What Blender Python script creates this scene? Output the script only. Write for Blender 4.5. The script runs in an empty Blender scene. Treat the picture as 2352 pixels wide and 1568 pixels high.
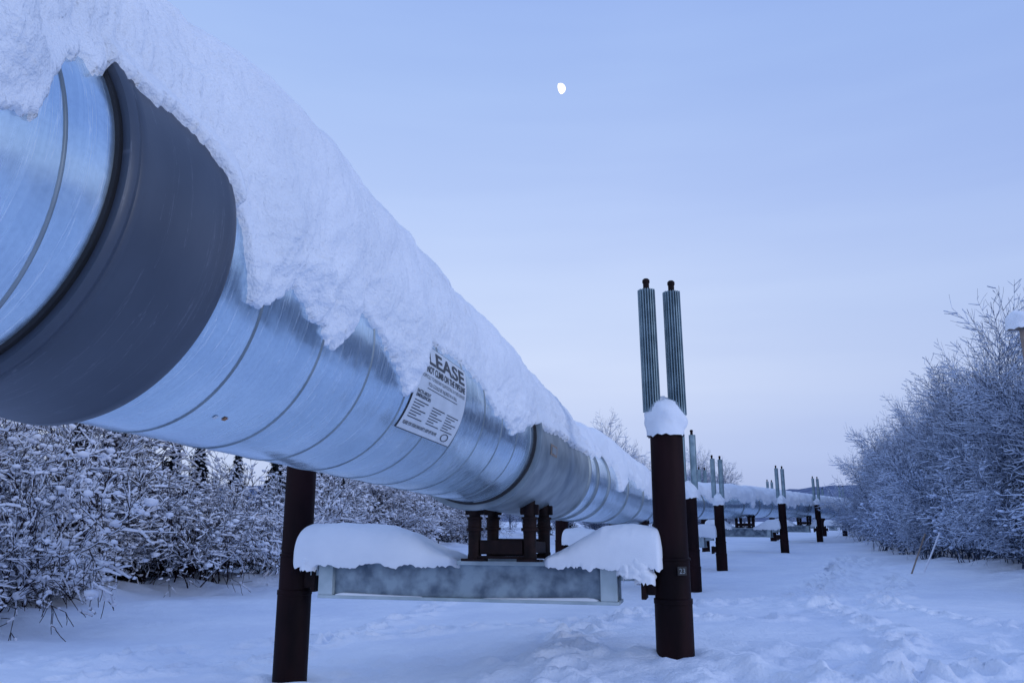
import bpy, math, random
import numpy as np
from mathutils import Vector
random.seed(7); rng=np.random.default_rng(7)
F=1816.05; TH=0.2224; R=0.70
CT,ST=math.cos(TH),math.sin(TH)
C=bpy.context; D=bpy.data
# ---------------------------------------------------------------- helpers
def ray(u,v):
    x=(u-1176)/F; y=-(v-784)/F
    return np.array([x,CT-y*ST,ST+y*CT])
def hsh(i,j,k):
    s=np.sin(i*127.1+j*311.7+k*74.7)*43758.5453
    return s-np.floor(s)
def vn(x,y,z):
    x,y,z=np.broadcast_arrays(np.asarray(x,float),np.asarray(y,float),np.asarray(z,float))
    i,j,k=np.floor(x),np.floor(y),np.floor(z)
    a,b,c=x-i,y-j,z-k
    a=a*a*(3-2*a);b=b*b*(3-2*b);c=c*c*(3-2*c)
    o=0
    for di in(0,1):
        for dj in(0,1):
            for dk in(0,1):
                o=o+hsh(i+di,j+dj,k+dk)*(a if di else 1-a)*(b if dj else 1-b)*(c if dk else 1-c)
    return o*2-1
def fbm(x,y,z,o=3):
    s=0;A=1.
    for q in range(o):
        s=s+A*vn(x*2**q+q*17.3,y*2**q+q*5.1,z*2**q+q*9.7);A*=.5
    return s
def sst(x): x=np.clip(x,0,1); return x*x*(3-2*x)
def empty(name,loc=(0,0,0)):
    o=D.objects.new(name,None); C.collection.objects.link(o); o.location=loc; o.empty_display_size=.2
    return o
def mkmesh(name,V,Fc,mats,parent=None,smooth=True,mi=None,uv=None,link=True):
    V=np.asarray(V,float).reshape(-1,3); Fc=np.asarray(Fc,int); n=Fc.shape[1]
    me=D.meshes.new(name); me.vertices.add(len(V)); me.vertices.foreach_set("co",V.ravel())
    me.loops.add(Fc.size); me.loops.foreach_set("vertex_index",Fc.ravel())
    me.polygons.add(len(Fc)); me.polygons.foreach_set("loop_start",np.arange(0,Fc.size,n))
    me.polygons.foreach_set("loop_total",np.full(len(Fc),n))
    for m in (mats if isinstance(mats,list) else [mats]): me.materials.append(m)
    if mi is not None: me.polygons.foreach_set("material_index",np.asarray(mi,int))
    me.update(calc_edges=True)
    me.polygons.foreach_set("use_smooth",np.full(len(Fc),smooth))
    if uv is not None:
        l=me.uv_layers.new(name="UVMap"); l.data.foreach_set("uv",np.asarray(uv).reshape(-1,2)[Fc.ravel()].ravel())
    me.update()
    if not link: return me
    o=D.objects.new(name,me); C.collection.objects.link(o)
    if parent: o.parent=parent
    return o
def grid(name,P,mat,parent=None,wrap=False,smooth=True,uv=None,mask=None):
    ny,nx=P.shape[:2]; idx=np.arange(ny*nx).reshape(ny,nx)
    if wrap: idx=np.concatenate([idx,idx[:,:1]],1)
    a=idx[:-1,:-1];b=idx[:-1,1:];c=idx[1:,1:];d=idx[1:,:-1]
    Fc=np.stack([a,b,c,d],-1)
    if mask is not None: Fc=Fc[mask]
    Fc=Fc.reshape(-1,4)
    return mkmesh(name,P,Fc,mat,parent,smooth,uv=uv)
def box(name,cx,ax,ay,az,hx,hy,hz,mat,parent,bev=.008):
    cx=np.array(cx,float);V=[]
    for s in(-1,1):
        for t in(-1,1):
            for u in(-1,1): V.append(cx+s*hx*ax+t*hy*ay+u*hz*az)
    Fc=[(0,1,3,2),(4,6,7,5),(0,4,5,1),(2,3,7,6),(0,2,6,4),(1,5,7,3)]
    o=mkmesh(name,V,Fc,mat,parent,False)
    m=o.modifiers.new("b","BEVEL");m.width=min(bev,.4*min(hx,hy,hz));m.segments=2
    return o
def lathe(name,base,prof,mat,parent,n=40,smooth=True):
    q=np.linspace(0,2*math.pi,n,endpoint=False)
    P=np.zeros((len(prof),n,3))
    for i,(r,z) in enumerate(prof):
        P[i,:,0]=base[0]+r*np.cos(q);P[i,:,1]=base[1]+r*np.sin(q);P[i,:,2]=base[2]+z
    o=grid(name,P,mat,parent,wrap=True,smooth=smooth)
    if smooth: o.data.set_sharp_from_angle(angle=math.radians(35))
    return o
# ---------------------------------------------------------------- materials
def nt(name):
    m=D.materials.new(name);m.use_nodes=True;t=m.node_tree
    return m,t,t.nodes["Principled BSDF"]
def N(t,ty,**k):
    n=t.nodes.new(ty)
    for a,b in k.items(): n.inputs[a].default_value=b
    return n
def ramp(t,stops):
    r=t.nodes.new("ShaderNodeValToRGB");e=r.color_ramp.elements
    while len(e)<len(stops): e.new(.5)
    for i,(p,c) in enumerate(stops):
        e[i].position=p;e[i].color=(*c,1)
    return r
def noisy(name,c1,c2,scale=8,rough=.6,metal=0,bump=.2,bscale=40,bdist=.01,coord="Object",stretch=(1,1,1),detail=3,lo=.35,hi=.65,spec=.5,bump2=None):
    m,t,b=nt(name)
    tc=t.nodes.new("ShaderNodeTexCoord");mp=t.nodes.new("ShaderNodeMapping");mp.inputs["Scale"].default_value=stretch
    t.links.new(tc.outputs[coord],mp.inputs[0])
    n=N(t,"ShaderNodeTexNoise",Scale=scale,Detail=detail);t.links.new(mp.outputs[0],n.inputs["Vector"])
    r=ramp(t,[(lo,c1),(hi,c2)]);t.links.new(n.outputs["Fac"],r.inputs[0]);t.links.new(r.outputs[0],b.inputs["Base Color"])
    b.inputs["Roughness"].default_value=rough;b.inputs["Metallic"].default_value=metal;b.inputs["Specular IOR Level"].default_value=spec
    if bump:
        n2=N(t,"ShaderNodeTexNoise",Scale=bscale,Detail=3);t.links.new(mp.outputs[0],n2.inputs["Vector"])
        bp=N(t,"ShaderNodeBump",Strength=bump,Distance=bdist);t.links.new(n2.outputs["Fac"],bp.inputs["Height"])
        if bump2:
            n3=N(t,"ShaderNodeTexNoise",Scale=bump2[0],Detail=2);t.links.new(mp.outputs[0],n3.inputs["Vector"])
            bq=N(t,"ShaderNodeBump",Strength=bump2[1],Distance=bump2[2]);t.links.new(n3.outputs["Fac"],bq.inputs["Height"]);t.links.new(bp.outputs[0],bq.inputs["Normal"]);bp=bq
        t.links.new(bp.outputs[0],b.inputs["Normal"])
    return m
def flat(name,c,rough=.9):
    m,t,b=nt(name);b.inputs["Roughness"].default_value=rough;b.inputs["Specular IOR Level"].default_value=.0
    oi=t.nodes.new("ShaderNodeObjectInfo");r=ramp(t,[(0,tuple(x*.78 for x in c)),(1,tuple(min(1,x*1.12) for x in c))]);t.links.new(oi.outputs["Random"],r.inputs[0]);t.links.new(r.outputs[0],b.inputs["Base Color"]);return m
SNOW=noisy("snow",(.82,.85,.90),(.90,.92,.96),2,.9,0,.65,75,.016,spec=.1,bump2=(18,.4,.03))
SSNOW=noisy("settled_snow",(.82,.85,.90),(.89,.91,.95),2,.9,0,.4,90,.008,spec=.1)
GSNOW=noisy("ground_snow",(.77,.81,.90),(.86,.89,.95),.5,.9,0,.6,24,.03,spec=.1,bump2=(4,.6,.06))
POST=noisy("oxide_post_paint",(.006,.0025,.0035),(.020,.007,.008),3,.6,.0,.2,60,.003,stretch=(1,1,.3),spec=.10)
SHOE=noisy("rusty_steel",(.007,.004,.005),(.020,.009,.009),8,.65,.0,.3,50,.004,spec=.15)
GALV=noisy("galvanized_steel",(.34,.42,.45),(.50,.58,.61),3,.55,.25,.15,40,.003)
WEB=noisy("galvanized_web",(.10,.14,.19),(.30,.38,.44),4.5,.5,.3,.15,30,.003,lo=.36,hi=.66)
FIN=noisy("fin_aluminium",(.18,.26,.30),(.30,.40,.44),5,.5,.4,.1,40,.003)
CLAMP=noisy("clamp_coating",(.16,.20,.23),(.28,.33,.36),3,.45,.4,.15,30,.004)
BLACK=noisy("black_gasket_and_shade",(.006,.006,.008),(.012,.012,.015),5,.6)
WHITE=noisy("sign_face",(.56,.60,.64),(.64,.68,.72),6,.45,0,.0)
INK=noisy("sign_ink",(.02,.025,.035),(.035,.04,.05),6,.5,0,0)
BARK=flat("bark",(.028,.019,.024))
TSNOW=flat("branch_snow",(.82,.83,.92))
FROST=flat("hoar_frost",(.58,.66,.82))
FBARK=flat("frosted_bark",(.07,.09,.14))
NEED=flat("spruce_needles",(.014,.018,.024))
WOOD=noisy("stake_wood",(.20,.15,.12),(.30,.24,.2),8,.7,0,0)
ORNG=noisy("sticker_orange",(.28,.12,.05),(.34,.16,.07),8,.7,0,0)
def uvn(t,tc,sc,scale,det=4):
    mp=t.nodes.new("ShaderNodeMapping");mp.inputs["Scale"].default_value=sc
    t.links.new(tc.outputs["UV"],mp.inputs[0])
    n=N(t,"ShaderNodeTexNoise",Scale=scale,Detail=det);t.links.new(mp.outputs[0],n.inputs["Vector"]);return n
def pipemat():
    m,t,b=nt("galvanized_jacket")
    tc=t.nodes.new("ShaderNodeTexCoord")
    a=uvn(t,tc,(60,1.2,1),1,3);st=uvn(t,tc,(22,.8,1),1,4);c=uvn(t,tc,(1,1,1),2.0,3);fine=uvn(t,tc,(300,4,1),1,1);sp=uvn(t,tc,(1,1,1),45,3)
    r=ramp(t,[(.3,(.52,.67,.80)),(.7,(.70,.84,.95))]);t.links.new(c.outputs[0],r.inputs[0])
    r2=ramp(t,[(.36,(.90,.91,.93)),(.60,(1,1,1))]);t.links.new(a.outputs[0],r2.inputs[0])
    mx=t.nodes.new("ShaderNodeMix");mx.data_type='RGBA';mx.blend_type='MULTIPLY';mx.inputs[0].default_value=.8
    t.links.new(r.outputs[0],mx.inputs[6]);t.links.new(r2.outputs[0],mx.inputs[7])
    r4=ramp(t,[(.3,(.86,.88,.90)),(.6,(1,1,1))]);t.links.new(sp.outputs[0],r4.inputs[0])
    mz=t.nodes.new("ShaderNodeMix");mz.data_type='RGBA';mz.blend_type='MULTIPLY';mz.inputs[0].default_value=.7
    t.links.new(mx.outputs[2],mz.inputs[6]);t.links.new(r4.outputs[0],mz.inputs[7])
    r3=ramp(t,[(.555,(0,0,0)),(.565,(.5,.5,.5)),(.575,(0,0,0)),(.635,(0,0,0)),(.645,(.5,.5,.5)),(.655,(0,0,0))]);t.links.new(st.outputs[0],r3.inputs[0])
    m3=t.nodes.new("ShaderNodeMix");m3.data_type='RGBA';t.links.new(r3.outputs[0],m3.inputs[0])
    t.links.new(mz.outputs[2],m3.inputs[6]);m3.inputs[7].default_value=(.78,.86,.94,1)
    t.links.new(m3.outputs[2],b.inputs["Base Color"])
    mr=N(t,"ShaderNodeMapRange");mr.inputs[1].default_value=.3;mr.inputs[2].default_value=.7;mr.inputs[3].default_value=.20;mr.inputs[4].default_value=.28
    t.links.new(a.outputs[0],mr.inputs[0]);t.links.new(mr.outputs[0],b.inputs["Roughness"])
    mm=N(t,"ShaderNodeMapRange");mm.inputs[1].default_value=0;mm.inputs[2].default_value=1;mm.inputs[3].default_value=.90;mm.inputs[4].default_value=.25
    t.links.new(r3.outputs[0],mm.inputs[0]);t.links.new(mm.outputs[0],b.inputs["Metallic"])
    bp=N(t,"ShaderNodeBump",Strength=.05,Distance=.003);t.links.new(fine.outputs[0],bp.inputs["Height"])
    bp2=N(t,"ShaderNodeBump",Strength=.55,Distance=.035);t.links.new(c.outputs[0],bp2.inputs["Height"]);t.links.new(bp.outputs[0],bp2.inputs["Normal"])
    t.links.new(bp2.outputs[0],b.inputs["Normal"])
    return m
PIPE=pipemat()
def rubmat():
    m,t,b=nt("dark_band");tc=t.nodes.new("ShaderNodeTexCoord")
    c=uvn(t,tc,(1,.6,1),2.5,4);st=uvn(t,tc,(22,1.1,1),1,6);sp=uvn(t,tc,(1,1,1),70,2)
    r=ramp(t,[(.3,(.040,.052,.078)),(.7,(.066,.082,.115))]);t.links.new(c.outputs[0],r.inputs[0])
    r3=ramp(t,[(.57,(0,0,0)),(.575,(.28,.28,.28)),(.58,(0,0,0)),(.66,(0,0,0)),(.666,(.28,.28,.28)),(.672,(0,0,0))]);t.links.new(st.outputs[0],r3.inputs[0])
    m3=t.nodes.new("ShaderNodeMix");m3.data_type='RGBA';t.links.new(r3.outputs[0],m3.inputs[0]);t.links.new(r.outputs[0],m3.inputs[6]);m3.inputs[7].default_value=(.30,.33,.40,1)
    t.links.new(m3.outputs[2],b.inputs["Base Color"]);b.inputs["Roughness"].default_value=.42
    bp=N(t,"ShaderNodeBump",Strength=.12,Distance=.003);t.links.new(sp.outputs[0],bp.inputs["Height"]);t.links.new(bp.outputs[0],b.inputs["Normal"])
    return m
RUB=rubmat()
# ---------------------------------------------------------------- pipe geometry
P0=np.array([-0.4293,8.7913,0.8895]);AZ,EL=.2488,-.0395
DIR=np.array([math.sin(AZ)*math.cos(EL),math.cos(AZ)*math.cos(EL),math.sin(EL)])
AX=np.cross(DIR,[0,0,1]);AX/=np.linalg.norm(AX);BX=np.cross(AX,DIR)
def inv(u,v,r=R):
    d=ray(u,v);Dp=d-DIR*(d@DIR);Pp=-(P0-DIR*(P0@DIR))
    A=Dp@Dp;B=2*Dp@Pp;Cc=Pp@Pp-r*r;q=B*B-4*A*Cc
    if q<0: q=0
    s=(-B-math.sqrt(q))/(2*A);X=d*s-P0;t=X@DIR;w=X-DIR*t
    return float(t),math.degrees(math.atan2(w@AX,w@BX))
def cyl(t,phi,r):
    t,phi,r=np.broadcast_arrays(np.asarray(t,float),np.radians(phi),np.asarray(r,float))
    return P0+DIR*t[...,None]+r[...,None]*(np.sin(phi)[...,None]*AX+np.cos(phi)[...,None]*BX)
def cr(pts,n=30):
    pts=[np.array(p,float) for p in pts];o=[]
    for i in range(1,len(pts)-2):
        a,b,c,d=pts[i-1:i+3]
        for k in range(n):
            s=k/n;o.append(.5*((2*b)+(-a+c)*s+(2*a-5*b+4*c-d)*s*s+(-a+3*b-3*c+d)*s**3))
    o.append(pts[-2]);return np.array(o)
E0=P0+DIR*3.8
pathB=cr([E0-DIR*3,E0,(3.15,22.4,.60),(4.5,27.5,.58),(6.3,34,.65),(8.9,39,.74),(13.2,45.5,.85),(20.8,58.5,.90),(29,71,.85),(40,88,.8),(52,104,.8)],24)
s=np.r_[0,np.cumsum(np.linalg.norm(np.diff(pathB,axis=0),axis=1))]
def resample(ss):
    return np.stack([np.interp(ss,s,pathB[:,i]) for i in range(3)],-1)
def frames(p):
    d=np.gradient(p,axis=0);d/=np.linalg.norm(d,axis=1)[:,None]
    a=np.cross(d,[0,0,1]);a/=np.linalg.norm(a,axis=1)[:,None];return d,a,np.cross(a,d)
pipeline=empty("oil_pipeline")
ph=np.linspace(0,360,97)
tt=np.linspace(-14,3.8,120);T,PH=np.meshgrid(tt,ph,indexing='ij')
grid("pipe_jacket",cyl(T,PH,R),PIPE,pipeline,uv=np.stack([T,np.radians(PH)*R],-1))
ss=np.arange(0,s[-1],.35);pb=resample(ss);d_,a_,b_=frames(pb)
q=np.radians(ph)
PB=pb[:,None]+R*(np.sin(q)[None,:,None]*a_[:,None]+np.cos(q)[None,:,None]*b_[:,None])
S_,Q_=np.meshgrid(ss+3.8,q*R,indexing='ij')
grid("pipe_jacket_bend",PB,PIPE,pipeline,uv=np.stack([S_,Q_],-1))
def band(name,prof,mat,nphi=129):
    tt=np.array([p[0] for p in prof]);rr=np.array([p[1] for p in prof]);pp=np.linspace(0,360,nphi)
    P=cyl(tt[:,None],pp[None,:],rr[:,None])
    T,PH=np.meshgrid(tt,np.radians(pp)*R,indexing='ij')
    o=grid(name,P,mat,pipeline,uv=np.stack([T,PH],-1));o.data.set_sharp_from_angle(angle=math.radians(40));return o
t0,t1=-6.37,-5.74
band("dark_collar",[(t0-.0,.70),(t0,.742),(t0+.012,.752),(t0+.03,.755),(t0+.04,.745),(t0+.055,.742),(t0+.065,.748),(t0+.085,.748),(t0+.095,.738),(t1-.07,.738),(t1-.06,.744),(t1-.02,.746),(t1,.738),(t1,.70)],RUB)
band("collar_gap",[(t0-.022,.70),(t0-.018,.714),(t0-.001,.714),(t0-.001,.70)],BLACK)
band("support_clamp",[(-.02,.70),(-.02,.775),(.0,.785),(.035,.785),(.045,.745),(.10,.74),(.11,.765),(.14,.765),(.16,.735),(3.6,.735),(3.62,.76),(3.70,.76),(3.72,.735),(3.79,.735),(3.80,.70)],CLAMP)
band("clamp_gasket",[(-.06,.70),(-.055,.725),(-.022,.725),(-.022,.70)],BLACK)
band("clamp_shadow_gap",[(.047,.752),(.055,.756),(.095,.756),(.10,.75)],BLACK)  # solid black ring painted in as the shadow between the clamp lips
# helical lock seam, pitch and hand measured from the photograph
(tA,pA),(tB,pB_)=inv(520,870),inv(690,900)
(ta1,pa1),(ta3,pa3)=inv(603,722),inv(380,985)
hand=1 if (ta3-ta1)/(pa3-pa1)>0 else -1
pit=(tB-tA)/(1+hand*(pB_-pA)/360);pit=min(max(pit,.35),.8)
def seam(ta,tb,tp,pp_):
    off=tp-hand*pit*pp_/360
    t=np.linspace(ta,tb,int((tb-ta)/pit*90));phi=hand*(t-off)/pit*360
    prof=[(-.009,-.004),(-.006,.004),(0,.006),(.006,.004),(.009,-.004)]
    P=np.stack([cyl(t+a,phi,R+b) for a,b in prof],1);T=np.repeat(t[:,None],5,1)
    grid("lock_seam",P,CLAMP,pipeline,uv=np.stack([T,T*3],-1))
seam(-13.9,t0-.05,*inv(130,440));seam(t1+.01,-.07,tA,pA)
for sc in(.9,2.2,5.0,8.2,12.,15.,19,23.5,27,30,33,36,39,43,47,51,55,60,64,68):
    p=resample(np.array([sc-.06,sc-.05,sc+.05,sc+.06]));d,a,b=frames(p);rr=np.array([.7,.725,.725,.7])
    P=p[:,None]+rr[:,None,None]*(np.sin(q)[None,:,None]*a[:,None]+np.cos(q)[None,:,None]*b[:,None])
    grid("joint_band",P,CLAMP,pipeline,smooth=True)
def patch(name,t,phi,w,h,r,mat,par,n=6):
    tt=np.linspace(t-w/2,t+w/2,n);pp=np.linspace(phi-h/2,phi+h/2,n)
    return grid(name,cyl(tt[:,None],pp[None,:],r),mat,par)
t_,p_=inv(516,961);patch("sticker",t_,p_,.03,2,.7035,ORNG,pipeline)
t_,p_=inv(494,957);patch("sticker",t_,p_,.025,2,.7035,WHITE,pipeline)
t_,p_=inv(1272,1035,.735);patch("clamp_tag",t_,p_,.38,10,.7405,WOOD,pipeline)
patch("clamp_tag_face",t_,p_,.26,6,.7445,CLAMP,pipeline)
# ---------------------------------------------------------------- sign
sign=empty("warning_sign")
tl,pl=inv(908,980,.706);tr_,pr=inv(1035,1025,.706);tR,pT=inv(1065,872,.706)
tr_=(tr_+tR)/2;pB=(pl+pr)/2;pT=min(pT,inv(1045,850,.706)[1])-4
W=tr_-tl;Hs=math.radians(pB-pT)*R
def signgrid(name,u0,u1,v0,v1,r,mat,n=24):
    uu=np.linspace(u0,u1,max(2,int(n*abs(u1-u0))+2));vv=np.linspace(v0,v1,n if v1-v0>.2 else 3)
    return grid(name,cyl((tl+uu*W)[:,None],(pT+vv*(pB-pT))[None,:],r),mat,sign)
signgrid("plate_edge",-.012,1.012,-.012,1.012,.7035,INK)
signgrid("plate",0,1,0,1,.7065,WHITE)
def stext(txt,u,v,hh,ww=None,bold=False):
    cu=D.curves.new("t",'FONT');cu.body=txt;cu.size=1
    if bold: cu.offset=.022
    ob=D.objects.new("t",cu);C.collection.objects.link(ob);C.view_layer.update()
    me=D.meshes.new_from_object(ob.evaluated_get(C.evaluated_depsgraph_get()));D.objects.remove(ob)
    co=np.zeros(len(me.vertices)*3);me.vertices.foreach_get("co",co);co=co.reshape(-1,3)
    mn,mx=co.min(0),co.max(0);h=.70
    x=(co[:,0]-mn[0])/(mx[0]-mn[0]);y=co[:,1]/h
    if ww is None: ww=(mx[0]-mn[0])/h*hh*Hs/W
    U=u+x*ww;Vv=v-y*hh
    me.vertices.foreach_set("co",cyl(tl+U*W,pT+Vv*(pB-pT),.7095).ravel())
    me.materials.clear();me.materials.append(INK);me.update()
    o=D.objects.new("lettering",me);C.collection.objects.link(o);o.parent=sign
stext("PLEASE",.02,.21,.165,.93,True)
stext("DO NOT CLIMB ON THE PIPELINE",.04,.315,.075,.92,True)
stext("IT IS DIFFICULT TO MAINTAIN YOUR FOOTING ON THESE SURFACES",.04,.385,.04,.92)
stext("YOU COULD BE INJURED IN A FALL",.2,.455,.04,.6)
signgrid("rule",.2,.82,.48,.487,.7095,INK)
stext("FACTS ABOUT",.05,.57,.035,.24,True);stext("EMERGENCIES",.05,.615,.035,.26,True)
for cx in(.05,.38,.68):
    for k in range(7):
        signgrid("small_print",cx,cx+.25-.06*((k*7+int(cx*10))%3),.65+k*.032,.660+k*.032,.7095,INK)
stext("PLEASE: FOR YOUR OWN SAFETY, KEEP OFF THE PIPE",.04,.94,.038,.62,True)
a=np.linspace(0,2*math.pi,25)
P=np.stack([cyl(tl+(.83+(.075*k)*np.cos(a))*W,pT+(.92+(.05*k)*np.sin(a))*(pB-pT),.7095) for k in(1,.8)],0)
grid("emblem_ring",P,INK,sign)
# ---------------------------------------------------------------- snow on pipe
edge=[(0,262),(45,250),(62,242),(80,240),(105,252),(125,240),(135,205),(148,150),(165,118),(195,104),(215,125),(235,155),(250,163),(262,148),(320,205),(380,250),(430,290),(470,330),(505,385),(522,410),(555,470),(578,520),(580,570),(588,640),(590,690),(603,728),(620,700),(640,690),(662,682),(680,652),(700,690),(730,730),(755,762),(775,805),(795,778),(818,765),(830,735),(842,702),(860,735),(880,765),(905,800),(918,840),(935,880),(948,918),(968,885),(984,840),(990,772),(1012,792),(1060,820),(1090,850),(1112,872),(1130,910),(1145,948),(1165,965),(1185,992),(1210,988),(1225,972),(1255,985),(1290,1003),(1315,1025),(1345,1040),(1362,1050)]
poly=[(-14,95),(-8,90)]+[inv(u,v,.745) for u,v in edge]
poly.append((3.85,poly[-1][1]))
poly=np.array(poly+[(3.85,-62),(-14,-68)])
def metric(a): return np.stack([a[...,0],np.radians(a[...,1])*.75],-1)
PM=metric(poly)
def insdist(Q):
    sh=Q.shape[:-1];Q=Q.reshape(-1,2);dm=np.full(len(Q),1e9);ins=np.zeros(len(Q),bool)
    n=len(PM)
    for i in range(n):
        A=PM[i];B=PM[(i+1)%n];AB=B-A
        k=np.clip(((Q-A)@AB)/(AB@AB),0,1);dd=np.linalg.norm(Q-A-k[:,None]*AB,axis=1);dm=np.minimum(dm,dd)
        c=(A[1]>Q[:,1])!=(B[1]>Q[:,1])
        with np.errstate(divide='ignore',invalid='ignore'):
            xi=A[0]+(Q[:,1]-A[1])/(B[1]-A[1])*AB[0]
        ins^=c&(Q[:,0]<xi)
    return np.where(ins,dm,-dm).reshape(sh)
tts=np.r_[np.arange(-14,-7.6,.06),np.arange(-7.6,-4,.0105),np.arange(-4,0,.0135),np.arange(0,3.86,.022)]
phs=np.r_[np.arange(-78,0,1.6),np.arange(0,118,.7)]
T,PH=np.meshgrid(tts,phs,indexing='ij')
arc=np.radians(PH)*.75
w1=fbm(T*10,arc*6,0*T,3)*.014+vn(T*50,arc*35,0*T)*.010;w2=fbm(T*16+40,arc*5,0*T+3,3)*.028+vn(T*55,arc*20,9+0*T)*.024
dd=insdist(np.stack([T+w1,arc+w2],-1))
Ht=np.interp(T,[-14,-6,-4,-2.5,-1,1,2.2,3.0,3.8],[.46,.46,.43,.38,.30,.24,.22,.17,.13])
k=np.clip(dd/.03,0,1);e=.032*np.sqrt(np.clip(k*(2-k),0,1))+.06*sst(dd/.28)
shape=np.clip(np.cos(np.radians(PH+8)*.86),0,1)**1.35
body=Ht*shape*sst(dd/.75+.05)
nr=1-.6*sst(dd/.6)
lump=fbm(T*3.0,arc*3.0,0*T,2)*.036+nr*(fbm(T*7,arc*9,2+0*T,3)*.034+np.abs(vn(T*30,arc*40,1+0*T))*.012+np.abs(vn(T*60,arc*70,4+0*T))*.007)
th=e+body+lump*sst(dd/.12)
th=np.where(dd>0,np.maximum(th,.03*np.clip(dd/.01,0,1)),-.02)
r=R+th
r=np.where((dd>0)&(T>t0-.02)&(T<t1+.02),np.maximum(r,.755+.03*np.clip(dd/.02,0,1)),r)
r=np.where((dd>0)&(T>-.05),np.maximum(r,.765+.03*np.clip(dd/.02,0,1)),r)
mask=(dd[:-1,:-1]>-.03)|(dd[1:,1:]>-.03)|(dd[1:,:-1]>-.03)|(dd[:-1,1:]>-.03)
grid("snow_cover",cyl(T,PH,r),SNOW,pipeline,mask=mask)
ss2=np.r_[np.arange(0,30,.05),np.arange(30,s[-1]-1,.12)];p2=resample(ss2);d,a,b=frames(p2)
ph2=np.arange(-80,125,1.8);S2,Q2=np.meshgrid(ss2,ph2,indexing='ij')
ed=68+18*fbm(ss2*.5,0*ss2,3+0*ss2,3)+20*np.maximum(0,vn(ss2*2.0,0*ss2,8+0*ss2))+12*vn(ss2*5,0*ss2,1+0*ss2)
ed=np.where(ss2>16,ed+6,ed)
dd=np.minimum(np.radians(ed[:,None]-Q2)*.74+fbm(S2*7,Q2/10,0*S2,2)*.02,np.radians(Q2+62)*.74)
H2=np.interp(S2,[0,3,10,80],[.13,.28,.26,.30])
k=np.clip(dd/.06,0,1);th=.085*np.sqrt(np.clip(k*(2-k),0,1))+H2*np.clip(np.cos(np.radians(Q2)*.86),0,1)*sst(dd/.5)+fbm(S2*2.0,Q2/18,0*S2,3)*.045*sst(dd/.1)
r=np.where(dd>0,R+th,R-.02)
qq=np.radians(ph2)
P=p2[:,None]+r[...,None]*(np.sin(qq)[None,:,None]*a[:,None]+np.cos(qq)[None,:,None]*b[:,None])
mask=(dd[:-1,:-1]>-.06)|(dd[1:,1:]>-.06)
grid("snow_cover_bend",P,SSNOW,pipeline,mask=mask)
# ---------------------------------------------------------------- ground
cp=np.array([(1.95,9.9,-1.51),(-2.93,11.1,-2.13),(5.2,23.8,-2.02),(8.5,33.4,-2.0),(14.6,44,-1.74),(22.2,59,-1.55),(0,0,-1.75),(-10,16,-2.15),(-8,27,-2.1),(16,26,-1.5),(28,65,-1.35),(3,4,-1.6),(-6,4,-2.0),(-20,40,-2),(-5,60,-1.8),(40,40,-1.2),(60,120,-1.0),(0,130,-1.2),(-60,100,-1.2),(9,15,-1.62)])
def gz0(x,y):
    x=np.asarray(x,float);y=np.asarray(y,float)
    n=0;w=0
    for a,b,c in cp:
        k=1/(((x-a)**2+(y-b)**2)+4.)**1.6
        n=n+k*c;w=w+k
    return (n+4e-6*(-1.0))/(w+4e-6)
xs=np.r_[-np.geomspace(1500,9.2,70),np.arange(-9,17,.06),np.geomspace(17.2,1500,80)]
ys=np.r_[np.arange(-40,5,1.2),np.arange(5,24,.055),np.arange(24,60,.14),np.geomspace(60.5,2500,60)]
X,Y=np.meshgrid(xs,ys)
Z=gz0(X,Y)
Z+=fbm(X*.25,Y*.25,0*X,3)*.07+fbm(X*.8,Y*1.5,5+0*X,3)*.030+np.abs(vn(X*1.6+Y*.4,Y*2.6,7+0*X))*.022
def pathmask(pts,w):
    m=np.full(X.shape,1e9)
    for (a,b),(c,d) in zip(pts[:-1],pts[1:]):
        vx,vy=c-a,d-b;k=np.clip(((X-a)*vx+(Y-b)*vy)/(vx*vx+vy*vy),0,1)
        m=np.minimum(m,np.hypot(X-a-k*vx,Y-b-k*vy))
    return np.exp(-(m/w)**2)
tr=np.maximum(pathmask([(2.,8),(4.5,9.5),(7,10.5)],1.7),.95*pathmask([(6,17),(8,21),(12,29),(17,40)],1.3))
tr=np.maximum(tr,.8*pathmask([(-1,8),(0,10),(.8,14),(3,18),(7,20)],.7))
tr=np.maximum(tr,.6*pathmask([(-7,13),(-3,12.5),(0,12)],1.0))
Z+=tr*(fbm(X*2.6,Y*2.6,2+0*X,3)*.12-.04+np.abs(vn(X*6,Y*6,3+0*X))*.06)
Z+=np.exp(-((X-np.interp(Y,[8,15,20,26,40,60,90,120],[-11,-9.9,-10.3,-8.4,-6,-3.5,0,6])+2)/2.5)**2)*(.22+.25*fbm(X*.8,Y*.8,6+0*X,3))*(Y>10)*(Y<130)
Z+=np.exp(-((X-np.interp(Y,[14,20,26,34,45,65,100],[14.2,14.3,15.6,17.5,21.,28.5,44])-1.5)/2.2)**2)*(.18+.22*fbm(X*.9,Y*.9,16+0*X,3))*(Y>12)*(Y<110)
rs=random.Random(3)
def dent(x,y,rx,dp):
    i0,i1=np.searchsorted(xs,[x-3*rx,x+3*rx]);j0,j1=np.searchsorted(ys,[y-3*rx,y+3*rx])
    if i1<=i0 or j1<=j0: return
    q=((X[j0:j1,i0:i1]-x)**2+(Y[j0:j1,i0:i1]-y)**2)/rx**2
    Z[j0:j1,i0:i1]+=-dp*np.exp(-q*q)+dp*.4*np.exp(-(np.sqrt(q)-1.6)**2*4)
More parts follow.
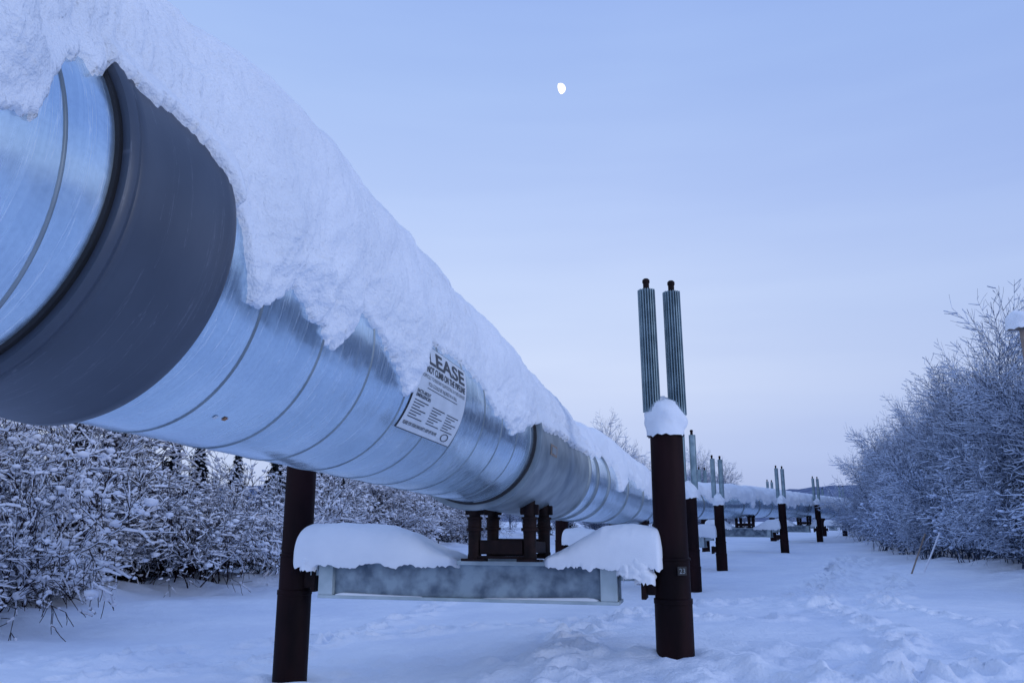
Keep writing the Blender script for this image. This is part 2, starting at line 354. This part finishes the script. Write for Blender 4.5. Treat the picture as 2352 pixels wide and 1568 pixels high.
for pts in([(0.2,7.5),(.6,9.5),(1.2,14),(3.5,18),(7,21),(11,28),(15,38)],[(4,8.5),(5.5,12),(6.3,17),(9,24),(13,33)],[(8,9),(7.5,14),(8,20)],[(3,8.2),(5,9.2),(8,10.5)],[(7,16),(9,19.5),(12,26)],[(-6,10.5),(-3.6,13.5),(-2,18),(-.5,26)],[(-7.5,12),(-4,14.5),(1,15.5),(5,14)]):
    for (a,b),(c,d) in zip(pts[:-1],pts[1:]):
        L=math.hypot(c-a,d-b);n=int(L/.42)
        for k in range(n):
            f=k/n;sd=.13*(1 if k%2 else -1);nx,ny=-(d-b)/L,(c-a)/L
            dent(a+(c-a)*f+nx*sd+rs.gauss(0,.09),b+(d-b)*f+ny*sd+rs.gauss(0,.09),rs.uniform(.12,.18),rs.uniform(.12,.20))
for (x,y) in((1.95,9.9),(-2.93,11.1)):
    q=np.hypot(X-x,Y-y);Z+=.05*np.exp(-((q-.45)/.22)**2)*(1+vn(X*4,Y*4,0*X))-.03*np.exp(-(q/.3)**2)
grid("snowy_ground",np.stack([X,Y,Z],-1),GSNOW,None)
# ---------------------------------------------------------------- supports
UP=np.array([0,0,1.])
def snowcap(name,c,rx,ry,h,parent,seed=0,n=32,m=14,ax=np.array([1.,0,0]),ay=np.array([0,1.,0])):
    P=np.zeros((m+1,n,3));qa=np.linspace(0,2*math.pi,n,endpoint=False)
    for i in range(m+1):
        f=i/m*math.pi*.62
        rr=math.sin(min(f,math.pi/2))**.9*(1 if f<math.pi/2 else .97);z=math.cos(f)*h
        v=1+.16*vn(np.cos(qa)*2+seed,np.sin(qa)*2,f*2+seed)+.07*vn(np.cos(qa)*6+seed,np.sin(qa)*6,f*6)
        P[i]=np.array(c)+(rx*rr*v*np.cos(qa))[:,None]*ax+(ry*rr*v*np.sin(qa))[:,None]*ay+((z*(1+.15*vn(np.cos(qa)*1.5+seed,np.sin(qa)*1.5,f)))[:,None])*UP
    P[-1,:,2]-=np.abs(vn(qa*3,seed+0*qa,0*qa))*.05
    return grid(name,P,SSNOW,parent,wrap=True)
NF=20
def heatpipe(x,y,z0,z1,par,lean=0,det=True):
    if det:
        q=[]
        for k in range(NF):
            b=2*math.pi*k/NF;w=2*math.pi/NF
            q+= [b-.045,b+.045,b+.09,b+w-.12,b+w-.06]
        q=np.array(q)
        st=np.tile([1,1,.55,.55,.60],NF)
        st=st*(1+.03*np.sin(q*7))
        zz=np.linspace(z0,z1,6);P=np.zeros((8,len(q),3))
        for i,(z,rr) in enumerate([(z0,.02)]+[(z,.112) for z in zz]+[(z1,.02)]):
            P[i]=np.stack([x+lean*(z-z0)+rr*st*np.cos(q),y+rr*st*np.sin(q),np.full(len(q),z)],-1)
        grid("radiator_fins",P,FIN,par,wrap=True,smooth=False)
    else: lathe("radiator_fins",(x,y,0),[(.02,z0),(.1,z0),(.1,z1),(.02,z1)],FIN,par,16)
    xe=x+lean*(z1-z0)
    lathe("tip",(xe,y,0),[(.04,z1-.05),(.04,z1+.10),(.048,z1+.10),(.048,z1+.135),(.03,z1+.155),(.001,z1+.16)],SHOE,par,16)
    lathe("tube",(x,y,0),[(.04,z0-.35),(.04,z0+.02)],SHOE,par,12)
def post(x,y,gz,top,par,near=False,seed=0,fins=True,bx=np.array([1.,0,0]),inner=1):
    r=.215
    zb=top-2.08
    lathe("post",(x,y,0),[(r*1.04,gz-.6),(r*1.04,zb),(r*1.07,zb+.005),(r*1.07,zb+.06),(r*.99,zb+.07),(r*.99,zb+.50),(r*1.05,zb+.505),(r*1.05,zb+.53),(r*.95,zb+.54),(r*.93,top),(.01,top+.001)],POST,par,40)
    c=np.array([x,y,zb+.22])+bx*inner*(r+.05)
    box("bracket",c,bx,np.cross(UP,bx),UP,.09,.10,.12,SHOE,par)
    box("bracket_lip",c+bx*inner*.07-UP*.02,bx,np.cross(UP,bx),UP,.03,.14,.15,SHOE,par)
    snowcap("snow_cap",(x,y,top+.06),.25,.25,.34,par,seed)
    if fins:
        heatpipe(x-.16,y+.02,top+.22,top+1.82,par,-.01,near);heatpipe(x+.155,y-.02,top+.18,top+1.78,par,-.008,near)
def mound(name,o,ax,ay,l0,l1,prof,w,zb,par,seed=0,n=90,amp=1):
    u=np.linspace(0,1,n);m=34;P=np.zeros((n,m,3))
    for i in range(n):
        f=u[i];h=np.interp(f,[p[0] for p in prof],[p[1] for p in prof])
        endr=math.sqrt(max(0,1-(max(0,1-f/.06))**2))*math.sqrt(max(0,1-(max(0,1-(1-f)/.05))**2))
        for j in range(m):
            g=-.62*math.pi+1.24*math.pi*j/(m-1)
            yy=math.copysign(abs(math.sin(g))**.75,math.sin(g)) if abs(g)<math.pi/2 else math.copysign(1-.1*(abs(g)-math.pi/2),g)
            cz=math.cos(g);zz=(max(cz,0)**.7)*h if cz>0 else cz*.13*amp
            P[i,j]=o+ax*(l0+(l1-l0)*f)+ay*(yy*w*max(endr,.02))+UP*(zb+zz*max(endr,.02))
    nn=fbm(P[...,0]*1.8+seed,P[...,1]*1.8,P[...,2]*1.8,2)*.03+fbm(P[...,0]*11+seed,P[...,1]*11,P[...,2]*11,2)*.006
    P[...,2]+=nn*amp;P[...,1]-=nn*.4*amp
    lip=(np.abs(vn(u*22+seed,0*u,0*u))*.06+np.abs(vn(u*60+seed,0*u,0*u))*.03)*amp
    P[:,:3,2]-=lip[:,None];P[:,-3:,2]-=lip[::-1][:,None]
    return grid(name,P,SSNOW,par)
def support(pc,dirv,Lp,Rp,topz_beam,par,near=False,gzL=None,gzR=None,topL=1.11,topR=1.11,seed=0):
    L=np.array([Lp[0],Lp[1],0.]);Rr=np.array([Rp[0],Rp[1],0.]);ax=(Rr-L);D_=np.linalg.norm(ax);ax/=D_;ay=np.cross(UP,ax)
    post(L[0],L[1],gzL,topL,par,near,seed,True,ax,1);post(Rr[0],Rr[1],gzR,topR,par,near,seed+3,True,ax,-1)
    zt=topz_beam;o=L
    def bb(nm,l0,l1,y0,y1,z0,z1,mat): 
        return box(nm,o+ax*(l0+l1)/2+ay*(y0+y1)/2+UP*(z0+z1)/2,ax,ay,UP,(l1-l0)/2,(y1-y0)/2,(z1-z0)/2,mat,par,.006)
    a0,a1=.26,D_-.27
    bb("top_flange",a0,a1,-.24,.24,zt-.055,zt,GALV)
    bb("bottom_flange",.46,D_-.62,-.235,.235,zt-.495,zt-.455,GALV)
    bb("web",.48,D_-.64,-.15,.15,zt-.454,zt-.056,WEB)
    for l in(.46,D_-.84):
        bb("end_plate",l,l+.20,-.228,.228,zt-.453,zt-.057,GALV)
    bb("stub",a0+.02,.45,-.12,.12,zt-.22,zt-.057,GALV);bb("stub",D_-.61,a1-.02,-.12,.12,zt-.22,zt-.057,GALV)
    if near:
        mound("flange_snow",o-ay*.185,ax,ay,.68,1.9,[(0,.01),(.1,.03),(.5,.015),(1,.004)],.035,zt-.453,par,3,60,.06)
        mound("flange_snow",o-ay*.185,ax,ay,2.7,D_-.86,[(0,.004),(.5,.02),(.9,.035),(1,.02)],.035,zt-.453,par,4,60,.06)
    cl=(pc[:2]-L[:2])@ax[:2];pb_=pc[2]-R
    for dy in(-.42,.42):
        for dl in(-.35,.35):
            h=pb_-zt+.16
            c=np.array([o[0]+ax[0]*(cl+dl)+dirv[0]*dy,o[1]+ax[1]*(cl+dl)+dirv[1]*dy,0])
            lathe("shoe_leg",(c[0],c[1],0),[(.01,zt+.035),(.085,zt+.035),(.085,zt+.08),(.078,zt+.09),(.078,zt+.36),(.105,zt+.365),(.105,zt+.40),(.085,zt+.405),(.085,zt+.5),(.1,zt+.505),(.1,zt+.53),(.07,zt+.535),(.07,zt+h+.12)],SHOE,par,20)
            box("leg_gusset",c+UP*(zt+.62),ax,dirv,UP,.115,.035,.06,SHOE,par)
            box("foot",c+UP*(zt+.018),ax,dirv,UP,.14,.12,.016,SHOE,par)
    for dy in(-.42,.42):
        c=np.array([o[0]+ax[0]*cl+dirv[0]*dy,o[1]+ax[1]*cl+dirv[1]*dy,0])
        box("shoe_crossbar",c+UP*(zt+.17),ax,dirv,UP,.27,.05,.085,SHOE,par)
        box("shoe_lower_bar",c+UP*(zt+.05),ax,dirv,UP,.30,.07,.018,SHOE,par)
    for dl in(-.35,.35):
        c=np.array([o[0]+ax[0]*(cl+dl),o[1]+ax[1]*(cl+dl),0]);box("shoe_side_bar",c+UP*(zt+.16),ax,dirv,UP,.04,.34,.07,SHOE,par)
    mound("beam_snow",o,ax,ay,.04,cl-.60,[(0,.36),(.1,.45),(.3,.47),(.6,.42),(.72,.34),(.86,.16),(1,.02)],.33,zt+.0,par,seed)
    mound("beam_snow",o,ax,ay,cl+.46,D_-.08,[(0,.02),(.15,.12),(.35,.30),(.5,.42),(.75,.45),(1,.40)],.33,zt+.0,par,seed+5)
sup=empty("pipeline_support")
pc=P0+DIR*1.65
Lp,Rp=(-2.93,11.14),(1.93,9.91)
support(pc,DIR,Lp,Rp,-.49,sup,True,-2.1,-1.6,1.11,1.11,1)
o_=np.array([1.93,9.91,0]);axx=np.array([4.86,-1.23,0]);axx/=np.linalg.norm(axx);ayy=np.cross(UP,axx)
for k,(l,z,r_) in enumerate([(-.42,-.60,.15),(-.30,-.66,.12),(-.55,-.58,.11),(-.36,-.54,.16),(-4.70,-.57,.13)]):
    snowcap("snow_clump",o_+axx*l-ayy*.22+UP*z,r_,.12,r_*1.1,sup,k)
npc=np.array([1.93,9.91,0.])+.235*np.array([.32,-.947,0]);nx=np.array([.947,.32,0]);nyv=np.array([-.32,.947,0])
box("number_plate",npc+UP*(-.58),nx,nyv,UP,.06,.006,.05,BLACK,sup,.002)
cu=D.curves.new("number_text",'FONT');cu.body="23";cu.size=.085;cu.align_x='CENTER'
ob=D.objects.new("number",cu);C.collection.objects.link(ob);ob.parent=sup;cu.materials.append(CLAMP)
ob.location=npc-nyv*.009+UP*(-.61);ob.rotation_euler=(math.pi/2,0,math.atan2(.32,.947))
for i,(rx,ry,gz) in enumerate([(5.25,23.8,-2.05),(8.55,33.4,-2.05),(14.7,44,-1.75),(22.3,59,-1.55),(30.3,74,-1.4),(40.5,90,-1.3)]):
    e_=empty("pipeline_support")
    j=np.argmin(np.hypot(pathB[:,0]-rx+1.5,pathB[:,1]-ry-1));c=pathB[j]
    dv=pathB[min(j+1,len(pathB)-1)]-pathB[j-1];dv/=np.linalg.norm(dv);rt=np.cross(dv,UP);rt/=np.linalg.norm(rt)
    Lp_=(c[0]-rt[0]*2.3,c[1]-rt[1]*2.3)
    support(c.copy(),dv,Lp_,(rx,ry),c[2]-R-.55,e_,False,gz,gz,.95 if i<2 else 1.05,.72 if i==0 else .70 if i==1 else .98 if i==2 else 1.2,10+i)
# ---------------------------------------------------------------- vegetation
class Veg:
    def __init__(s,seed): s.r=random.Random(seed);s.seg=[]
    def branch(s,p,d,L,r,lev,maxlev,up,wig,kids,step=.24):
        n=max(3,int(L/step)) if lev<2 else 3
        st=L/n;R_=s.r;p=np.array(p);d=np.array(d)
        for i in range(n):
            f=i/n;d=d+np.array([R_.gauss(0,wig),R_.gauss(0,wig),R_.gauss(0,wig)+up*(.3 if lev==0 else 1)])
            if lev==0 and up<0: d=d+np.array([d[0],d[1],-.25])*.12*f
            d/=np.linalg.norm(d);p2=p+d*st;r0=r*(1-.75*f);r1=r*(1-.75*(i+1)/n)
            s.seg.append((p,p2,r0,r1,0,lev))
            if lev<maxlev and (f>.12 or lev>0):
                for c in range(kids if R_.random()<.85 else kids-1):
                    a=R_.uniform(0,6.283);pr=np.cross(d,[math.cos(a),math.sin(a),.3]);pr/=np.linalg.norm(pr)
                    nd=d*R_.uniform(.5,1.)+pr*R_.uniform(.5,.95)
                    nd/=np.linalg.norm(nd)
                    s.branch(p2,nd,L*R_.uniform(.26,.46)*(1.15-f*.6),max(r1*.6,.005),lev+1,maxlev,up,wig*1.15,kids,step)
            p=p2
g_=(1+5**.5)/2
ICO=np.array([(-1,g_,0),(1,g_,0),(-1,-g_,0),(1,-g_,0),(0,-1,g_),(0,1,g_),(0,-1,-g_),(0,1,-g_),(g_,0,-1),(g_,0,1),(-g_,0,-1),(-g_,0,1)])/math.sqrt(1+g_*g_)
ICF=np.array([(0,11,5),(0,5,1),(0,1,7),(0,7,10),(0,10,11),(1,5,9),(5,11,4),(11,10,2),(10,7,6),(7,1,8),(3,9,4),(3,4,2),(3,2,6),(3,6,8),(3,8,9),(4,9,5),(2,4,11),(6,2,10),(8,6,7),(9,8,1)])
def segmesh(name,segs,mats,snowf,snowr,seed,clump=0,barkmin=.005):
    R_=random.Random(seed);rows=[];blobs=[]
    for (a,b,r0,r1,m,lev) in segs:
        rows.append((*a,*b,max(r0,barkmin),max(r1,barkmin*.8),0))
        d=b-a;L=np.linalg.norm(d);hz=1-abs(d[2])/L
        hf=1.0 if b[2]>.9 else .45
        if R_.random()<snowf*hf*(.35+.65*hz):
            sr=snowr*R_.uniform(.5,1.8)*(.5+.7*hz)+r0*.5;o=np.array([0,0,r0*.7+sr*.5])
            rows.append((*(a+o),*(b+o),sr,sr*.7,1))
        if clump and R_.random()<clump*hz and b[2]>.5:
            sr=R_.uniform(.035,.085)*(1.6 if R_.random()<.06 else 1);blobs.append(((a+b)/2+np.array([0,0,sr*.45]),sr))
    A=np.array(rows);p,q,ra,rb,m=A[:,:3],A[:,3:6],A[:,6],A[:,7],A[:,8]
    d=q-p;d/=np.maximum(np.linalg.norm(d,axis=1),1e-6)[:,None]
    rf=np.where(np.abs(d[:,2:3])>.9,np.array([[1.,0,0]]),np.array([[0,0,1.]]))
    u=np.cross(d,rf);u/=np.linalg.norm(u,axis=1)[:,None];v=np.cross(u,d)
    V=[]
    for (c,r_) in((p,ra),(q,rb)):
        for k in range(3):
            an=2*math.pi*k/3+math.pi/2;V.append(c+r_[:,None]*(math.cos(an)*u+math.sin(an)*v))
    V=np.stack(V,1).reshape(-1,3);n=len(A);base=np.arange(n)[:,None]*6
    Fc=np.concatenate([base+np.array([[k,(k+1)%3,3+(k+1)%3,3+k]]) for k in range(3)],0)
    T3=np.concatenate([Fc[:,[0,1,2]],Fc[:,[0,2,3]]],0);mi=np.tile(m,6)
    if blobs:
        bv=[];bf=[]
        for k,(c,sr) in enumerate(blobs):
            jit=np.array([[R_.uniform(.75,1.25)] for _ in range(12)])
            bv.append(c+ICO*jit*np.array([sr*1.25,sr*1.25,sr*.75]));bf.append(ICF+len(V)+12*k)
        bf=np.concatenate(bf);V=np.concatenate([V]+bv);T3=np.concatenate([T3,bf]);mi=np.concatenate([mi,np.ones(len(bf))])
    return mkmesh(name,V,T3,mats,None,True,mi=mi,link=False)
def shrub(seed,h,n=11):
    g=Veg(seed);R_=g.r
    for k in range(n):
        a=R_.uniform(0,6.28);t=R_.uniform(.1,.6);g.branch((R_.gauss(0,.35),R_.gauss(0,.35),-.1),(math.cos(a)*t,math.sin(a)*t,1),h*R_.uniform(.45,1.15),.026,0,2,-.07,.09,2,.30)
    return g.seg
def tree(seed,h,stems=3,up=.02,step=.26):
    g=Veg(seed);R_=g.r
    for k in range(stems):
        a=R_.uniform(0,6.28);t=R_.uniform(.02,.3);g.branch((R_.gauss(0,.2),R_.gauss(0,.2),-.1),(math.cos(a)*t,math.sin(a)*t,1),h*(1 if k==0 else R_.uniform(.6,.95)),.042,0,2,up,.06,2,step)
    return g.seg
shr=[segmesh("shrub_mesh",shrub(i+1,4.4,12),[BARK,TSNOW],.80,.027,i,.20,.009) for i in range(5)]
stre=[segmesh("snowtree_mesh",tree(i+61,6.0,3,-.02,.3),[BARK,TSNOW],.80,.025,i,.20,.009) for i in range(3)]
tre=[segmesh("tree_mesh",tree(i+21,7.6,4,.05,.25),[FBARK,FROST],1.,.012,i) for i in range(4)]
fsh=[segmesh("fshrub_mesh",shrub(i+41,3.8,13),[FBARK,FROST],1.,.016,i,.05) for i in range(3)]
def spruce(seed,h):
    R_=random.Random(seed);V=[];Fc=[];mi=[]
    def tri(a,b,c,m): 
        n=len(V);V.extend([a,b,c]);Fc.append((n,n+1,n+2));mi.append(m)
    z=.3
    while z<h:
        rad=(1-z/h)*h*.22+.12
        for k in range(9):
            a=R_.uniform(0,6.28);rr=rad*R_.uniform(.7,1.15);dx,dy=math.cos(a),math.sin(a)
            for s_ in range(5):
                f=s_/5;x=rr*(f+.1);zz=z-.35*rr*f+R_.gauss(0,.04);w=.16*(1-f*.5)*R_.uniform(.7,1.3)
                c=np.array([dx*x,dy*x,zz]);pn=np.array([-dy,dx,0])*w
                tri(c+pn,c-pn,c+np.array([dx*rr*.3,dy*rr*.3,-.16]),0)
                tri(c+pn*.8,c-pn*.6,c+np.array([0,0,-.3]),0)
                if R_.random()<.45: tri(c+pn*.9+UP*.04,c-pn*.9+UP*.04,c+np.array([dx*rr*.28,dy*rr*.28,-.05]),1)
        z+=.2
    return mkmesh("spruce_mesh",V,Fc,[NEED,TSNOW],None,False,mi=mi,link=False)
spr=[spruce(i,7) for i in range(3)]
def inst(par,me,x,y,sc,rz=None,tilt=.05,dz=0):
    o=D.objects.new(me.name.replace("_mesh",""),me);C.collection.objects.link(o);o.parent=par
    o.location=(x,y,float(gz0(x,y))+dz);o.rotation_euler=(random.gauss(0,tilt),random.gauss(0,tilt),random.uniform(0,6.28) if rz is None else rz)
    o.scale=(sc,sc,sc*random.uniform(.85,1.2));return o
left=empty("snowy_shrub_thicket")
def edgeX(y): return np.interp(y,[8,15,20,26,40,60,90,120],[-11,-9.9,-10.3,-8.4,-6,-3.5,0,6])
for y in np.arange(12.5,30,1.6):
    for row in range(3):
        x=float(edgeX(y))-1.1-row*1.9+random.gauss(0,.5);me=random.choice(shr) if row<1 or random.random()<.3 else random.choice(stre)
        inst(left,me,x,y+random.gauss(0,.6),random.uniform(.45,1.0)*(1+.17*row),dz=.1,tilt=.08)
for y in np.arange(30,75,3.2):
    for row in range(2):
        x=float(edgeX(y))-1.0-row*2.4+random.gauss(0,.6);inst(left,random.choice(shr+stre),x,y+random.gauss(0,.6),random.uniform(.7,1.1))
woods=empty("distant_spruce_wood")
for k in range(100):
    y=random.uniform(15,75);x=float(edgeX(y))-4.6-random.uniform(0,6)-(0 if y<35 else -1);inst(woods,random.choice(spr),x,y,random.uniform(.5,.78))
for k in range(30):
    y=random.uniform(78,130);x=float(edgeX(y))+random.uniform(-14,10);inst(woods,random.choice(tre+spr[:1]),x,y,random.uniform(.7,1.1))
for k in range(16):
    y=random.uniform(58,75);x=y*random.uniform(.105,.17);inst(woods,random.choice(tre),x,y,random.uniform(.75,.95))
for k in range(14):
    y=random.uniform(85,100);x=y*random.uniform(.19,.26);inst(woods,random.choice(tre),x,y,random.uniform(.75,1.05))
for k in range(40):
    y=random.uniform(115,150);x=random.uniform(10,70);inst(woods,random.choice(tre),x,y,random.uniform(.35,.6))
rt_=empty("frosted_tree_thicket")
def edgeR(y): return np.interp(y,[14,20,26,34,45,65,100],[14.0,13.9,15.0,16.8,20.3,27.7,43])
for y in np.arange(15,36,1.15):
    for row in range(3):
        x=float(edgeR(y))+.9+row*1.7+random.gauss(0,.4);inst(rt_,random.choice(fsh if row==0 else tre),x,y+random.gauss(0,.4),random.uniform(.55,.95) if row<1 else random.uniform(.50,.72)+.12*row,tilt=.08)
for y in np.arange(36,100,2.3):
    for row in range(3):
        x=float(edgeR(y))+.9+row*2.2+random.gauss(0,.5);inst(rt_,random.choice(fsh if row==0 else tre),x,y+random.gauss(0,.5),random.uniform(.65,.95)+.08*row)
for (x,y,sc) in((16.6,25.5,.88),(17.4,27.5,1.0),(18.6,29.5,1.0),(20.0,34,1.0),(16.4,23.,.78),(22.2,38.5,1.05)):
    t_=inst(None,random.choice(tre),x,y,sc);t_.name="frosted_birch_tree"
# ---------------------------------------------------------------- hill
hx=np.linspace(-900,1500,240);hy=[0,.3,.7,1.,1.3]
Hh=36+12*fbm(hx/260,0*hx,0*hx,3)+2.0*vn(hx/9,0*hx,0*hx)
P=np.stack([np.stack([hx,np.full_like(hx,1000+400*(k-1)) ,np.interp(k,[0,.3,.7,1,1.3],[-5,.45,.85,1,.6])*Hh if k>0 else 0*hx-5],-1) for k in hy],0)
HILL=noisy("hazed_forested_hill",(.13,.16,.26),(.20,.24,.35),.05,.9,0,0,spec=0)  # bluish haze of distance is mixed into the hill's base colour
grid("hills",P,HILL)
def stick(a,b,r,mat,par,nm):
    a=np.array(a);b=np.array(b);d=b-a;L=np.linalg.norm(d);d/=L;u=np.cross(d,[0,1,0]);u/=np.linalg.norm(u);v=np.cross(d,u)
    P=np.stack([np.stack([c+rr*(math.cos(k)*u+math.sin(k)*v) for k in np.linspace(0,6.283,9)[:-1]]) for c,rr in((a,r),(b,r),(b+d*.001,.002))]);return grid(nm,P,mat,par,wrap=True)
g1=float(gz0(12.5,25.3))
stk=empty("wooden_stake");stick((12.25,25.3,g1-.1),(12.85,25.3,g1+1.2),.026,WOOD,stk,"stake")
stk2=empty("wooden_stake");stick((12.75,25.5,g1-.05),(13.4,25.5,g1+1.2),.026,TSNOW,stk2,"stake")
pole=empty("snow_capped_pole");x,y=11.27,17.
gg=float(gz0(x,y));lathe("pole",(x,y,0),[(.05,gg-.2),(.045,4.12),(.001,4.13)],WOOD,pole,16)
box("cap_board",(x-.02,y,4.16),np.array([1.,0,0]),np.array([0,1.,0]),UP,.20,.16,.03,WOOD,pole);snowcap("snow_cap",(x-.03,y,4.24),.28,.24,.30,pole,4)
# ---------------------------------------------------------------- moon
md=ray(1287,204);md/=np.linalg.norm(md);mc=md*1200;mr=1200*11.5/F
mu=np.cross(md,UP);mu/=np.linalg.norm(mu);mv=np.cross(mu,md);tl_=math.radians(14)
m,t,b=nt("moonlit_surface");b.inputs["Base Color"].default_value=(0,0,0,1);b.inputs["Emission Color"].default_value=(1,.93,.86,1);b.inputs["Emission Strength"].default_value=1.6
A_=np.linspace(-math.pi/2,math.pi/2,33);P=[]
for w in np.linspace(-.45,1,14):
    x=w*np.cos(A_);y=np.sin(A_);z=-np.sqrt(np.clip(1-x*x-y*y,0,1))
    xr=x*math.cos(tl_)-y*math.sin(tl_);yr=x*math.sin(tl_)+y*math.cos(tl_)
    P.append(mc+mr*(xr[:,None]*mu+yr[:,None]*mv+z[:,None]*md))
grid("moon",np.array(P),m)
# ---------------------------------------------------------------- world, sun, camera
w=D.worlds.new("World");C.scene.world=w;w.use_nodes=True;t=w.node_tree;bg=t.nodes["Background"]
tc=t.nodes.new("ShaderNodeTexCoord");sx=t.nodes.new("ShaderNodeSeparateXYZ");t.links.new(tc.outputs["Generated"],sx.inputs[0])
def L(h): return tuple(((int(h[i:i+2],16)/255+.055)/1.055)**2.4 for i in(0,2,4))
rp=ramp(t,[(0,L("a8b8e4")),(.03,L("b0bfe8")),(.077,L("bccbf1")),(.16,L("cddaf8")),(.24,L("c8d8f9")),(.37,L("b6cbf7")),(.51,L("a6c0f3")),(.6,L("9bb7f0")),(1,L("8aabee"))])
t.links.new(sx.outputs["Z"],rp.inputs[0])
mr_=N(t,"ShaderNodeMapRange");mr_.inputs[1].default_value=-.35;mr_.inputs[2].default_value=.65;mr_.inputs[3].default_value=0;mr_.inputs[4].default_value=1
t.links.new(sx.outputs["X"],mr_.inputs[0])
r2=ramp(t,[(0,(1.05,1.05,1.03)),(.5,(1.0,1.0,1.01)),(1,(.74,.80,.92))]);t.links.new(mr_.outputs[0],r2.inputs[0])
mx=t.nodes.new("ShaderNodeMix");mx.data_type='RGBA';mx.blend_type='MULTIPLY';mx.inputs[0].default_value=1
t.links.new(rp.outputs[0],mx.inputs[6]);t.links.new(r2.outputs[0],mx.inputs[7])
sk=t.nodes.new("ShaderNodeTexSky");sk.sky_type='NISHITA';sk.sun_disc=False;sk.sun_elevation=math.radians(14);sk.sun_rotation=math.radians(125)
sc=t.nodes.new("ShaderNodeVectorMath");sc.operation='SCALE';sc.inputs[3].default_value=.08;t.links.new(sk.outputs[0],sc.inputs[0])
mp=t.nodes.new("ShaderNodeMapping");mp.inputs["Scale"].default_value=(1.2,1.2,9);t.links.new(tc.outputs["Generated"],mp.inputs[0])
nz=N(t,"ShaderNodeTexNoise",Scale=1.6,Detail=3);t.links.new(mp.outputs[0],nz.inputs["Vector"])
cr_=ramp(t,[(.4,(.97,.975,.985)),(.7,(1.035,1.03,1.01))]);t.links.new(nz.outputs[0],cr_.inputs[0])
m4=t.nodes.new("ShaderNodeMix");m4.data_type='RGBA';m4.blend_type='MULTIPLY';m4.inputs[0].default_value=1
t.links.new(mx.outputs[2],m4.inputs[6]);t.links.new(cr_.outputs[0],m4.inputs[7])
m5=t.nodes.new("ShaderNodeMix");m5.data_type='RGBA';m5.inputs[0].default_value=.06
t.links.new(m4.outputs[2],m5.inputs[6]);t.links.new(sc.outputs[0],m5.inputs[7])
t.links.new(m5.outputs[2],bg.inputs[0]);bg.inputs[1].default_value=1.05
sl=D.lights.new("sun",'SUN');sl.energy=.55;sl.angle=math.radians(18);sl.color=(.86,.91,1.)
so=D.objects.new("sun",sl);C.collection.objects.link(so)
az=math.radians(125);el=math.radians(14);v=Vector((math.sin(az)*math.cos(el),math.cos(az)*math.cos(el),math.sin(el)))
so.rotation_euler=v.to_track_quat('Z','Y').to_euler()
cam=D.cameras.new("camera");co=D.objects.new("camera",cam);C.collection.objects.link(co);C.scene.camera=co
cam.sensor_width=36;cam.lens=F/2352*36;cam.clip_end=6000;cam.clip_start=.05
co.location=(0,0,0);co.rotation_euler=(math.pi/2+TH,0,0)
C.scene.view_settings.view_transform='Standard';C.scene.view_settings.look='None';C.scene.view_settings.exposure=0
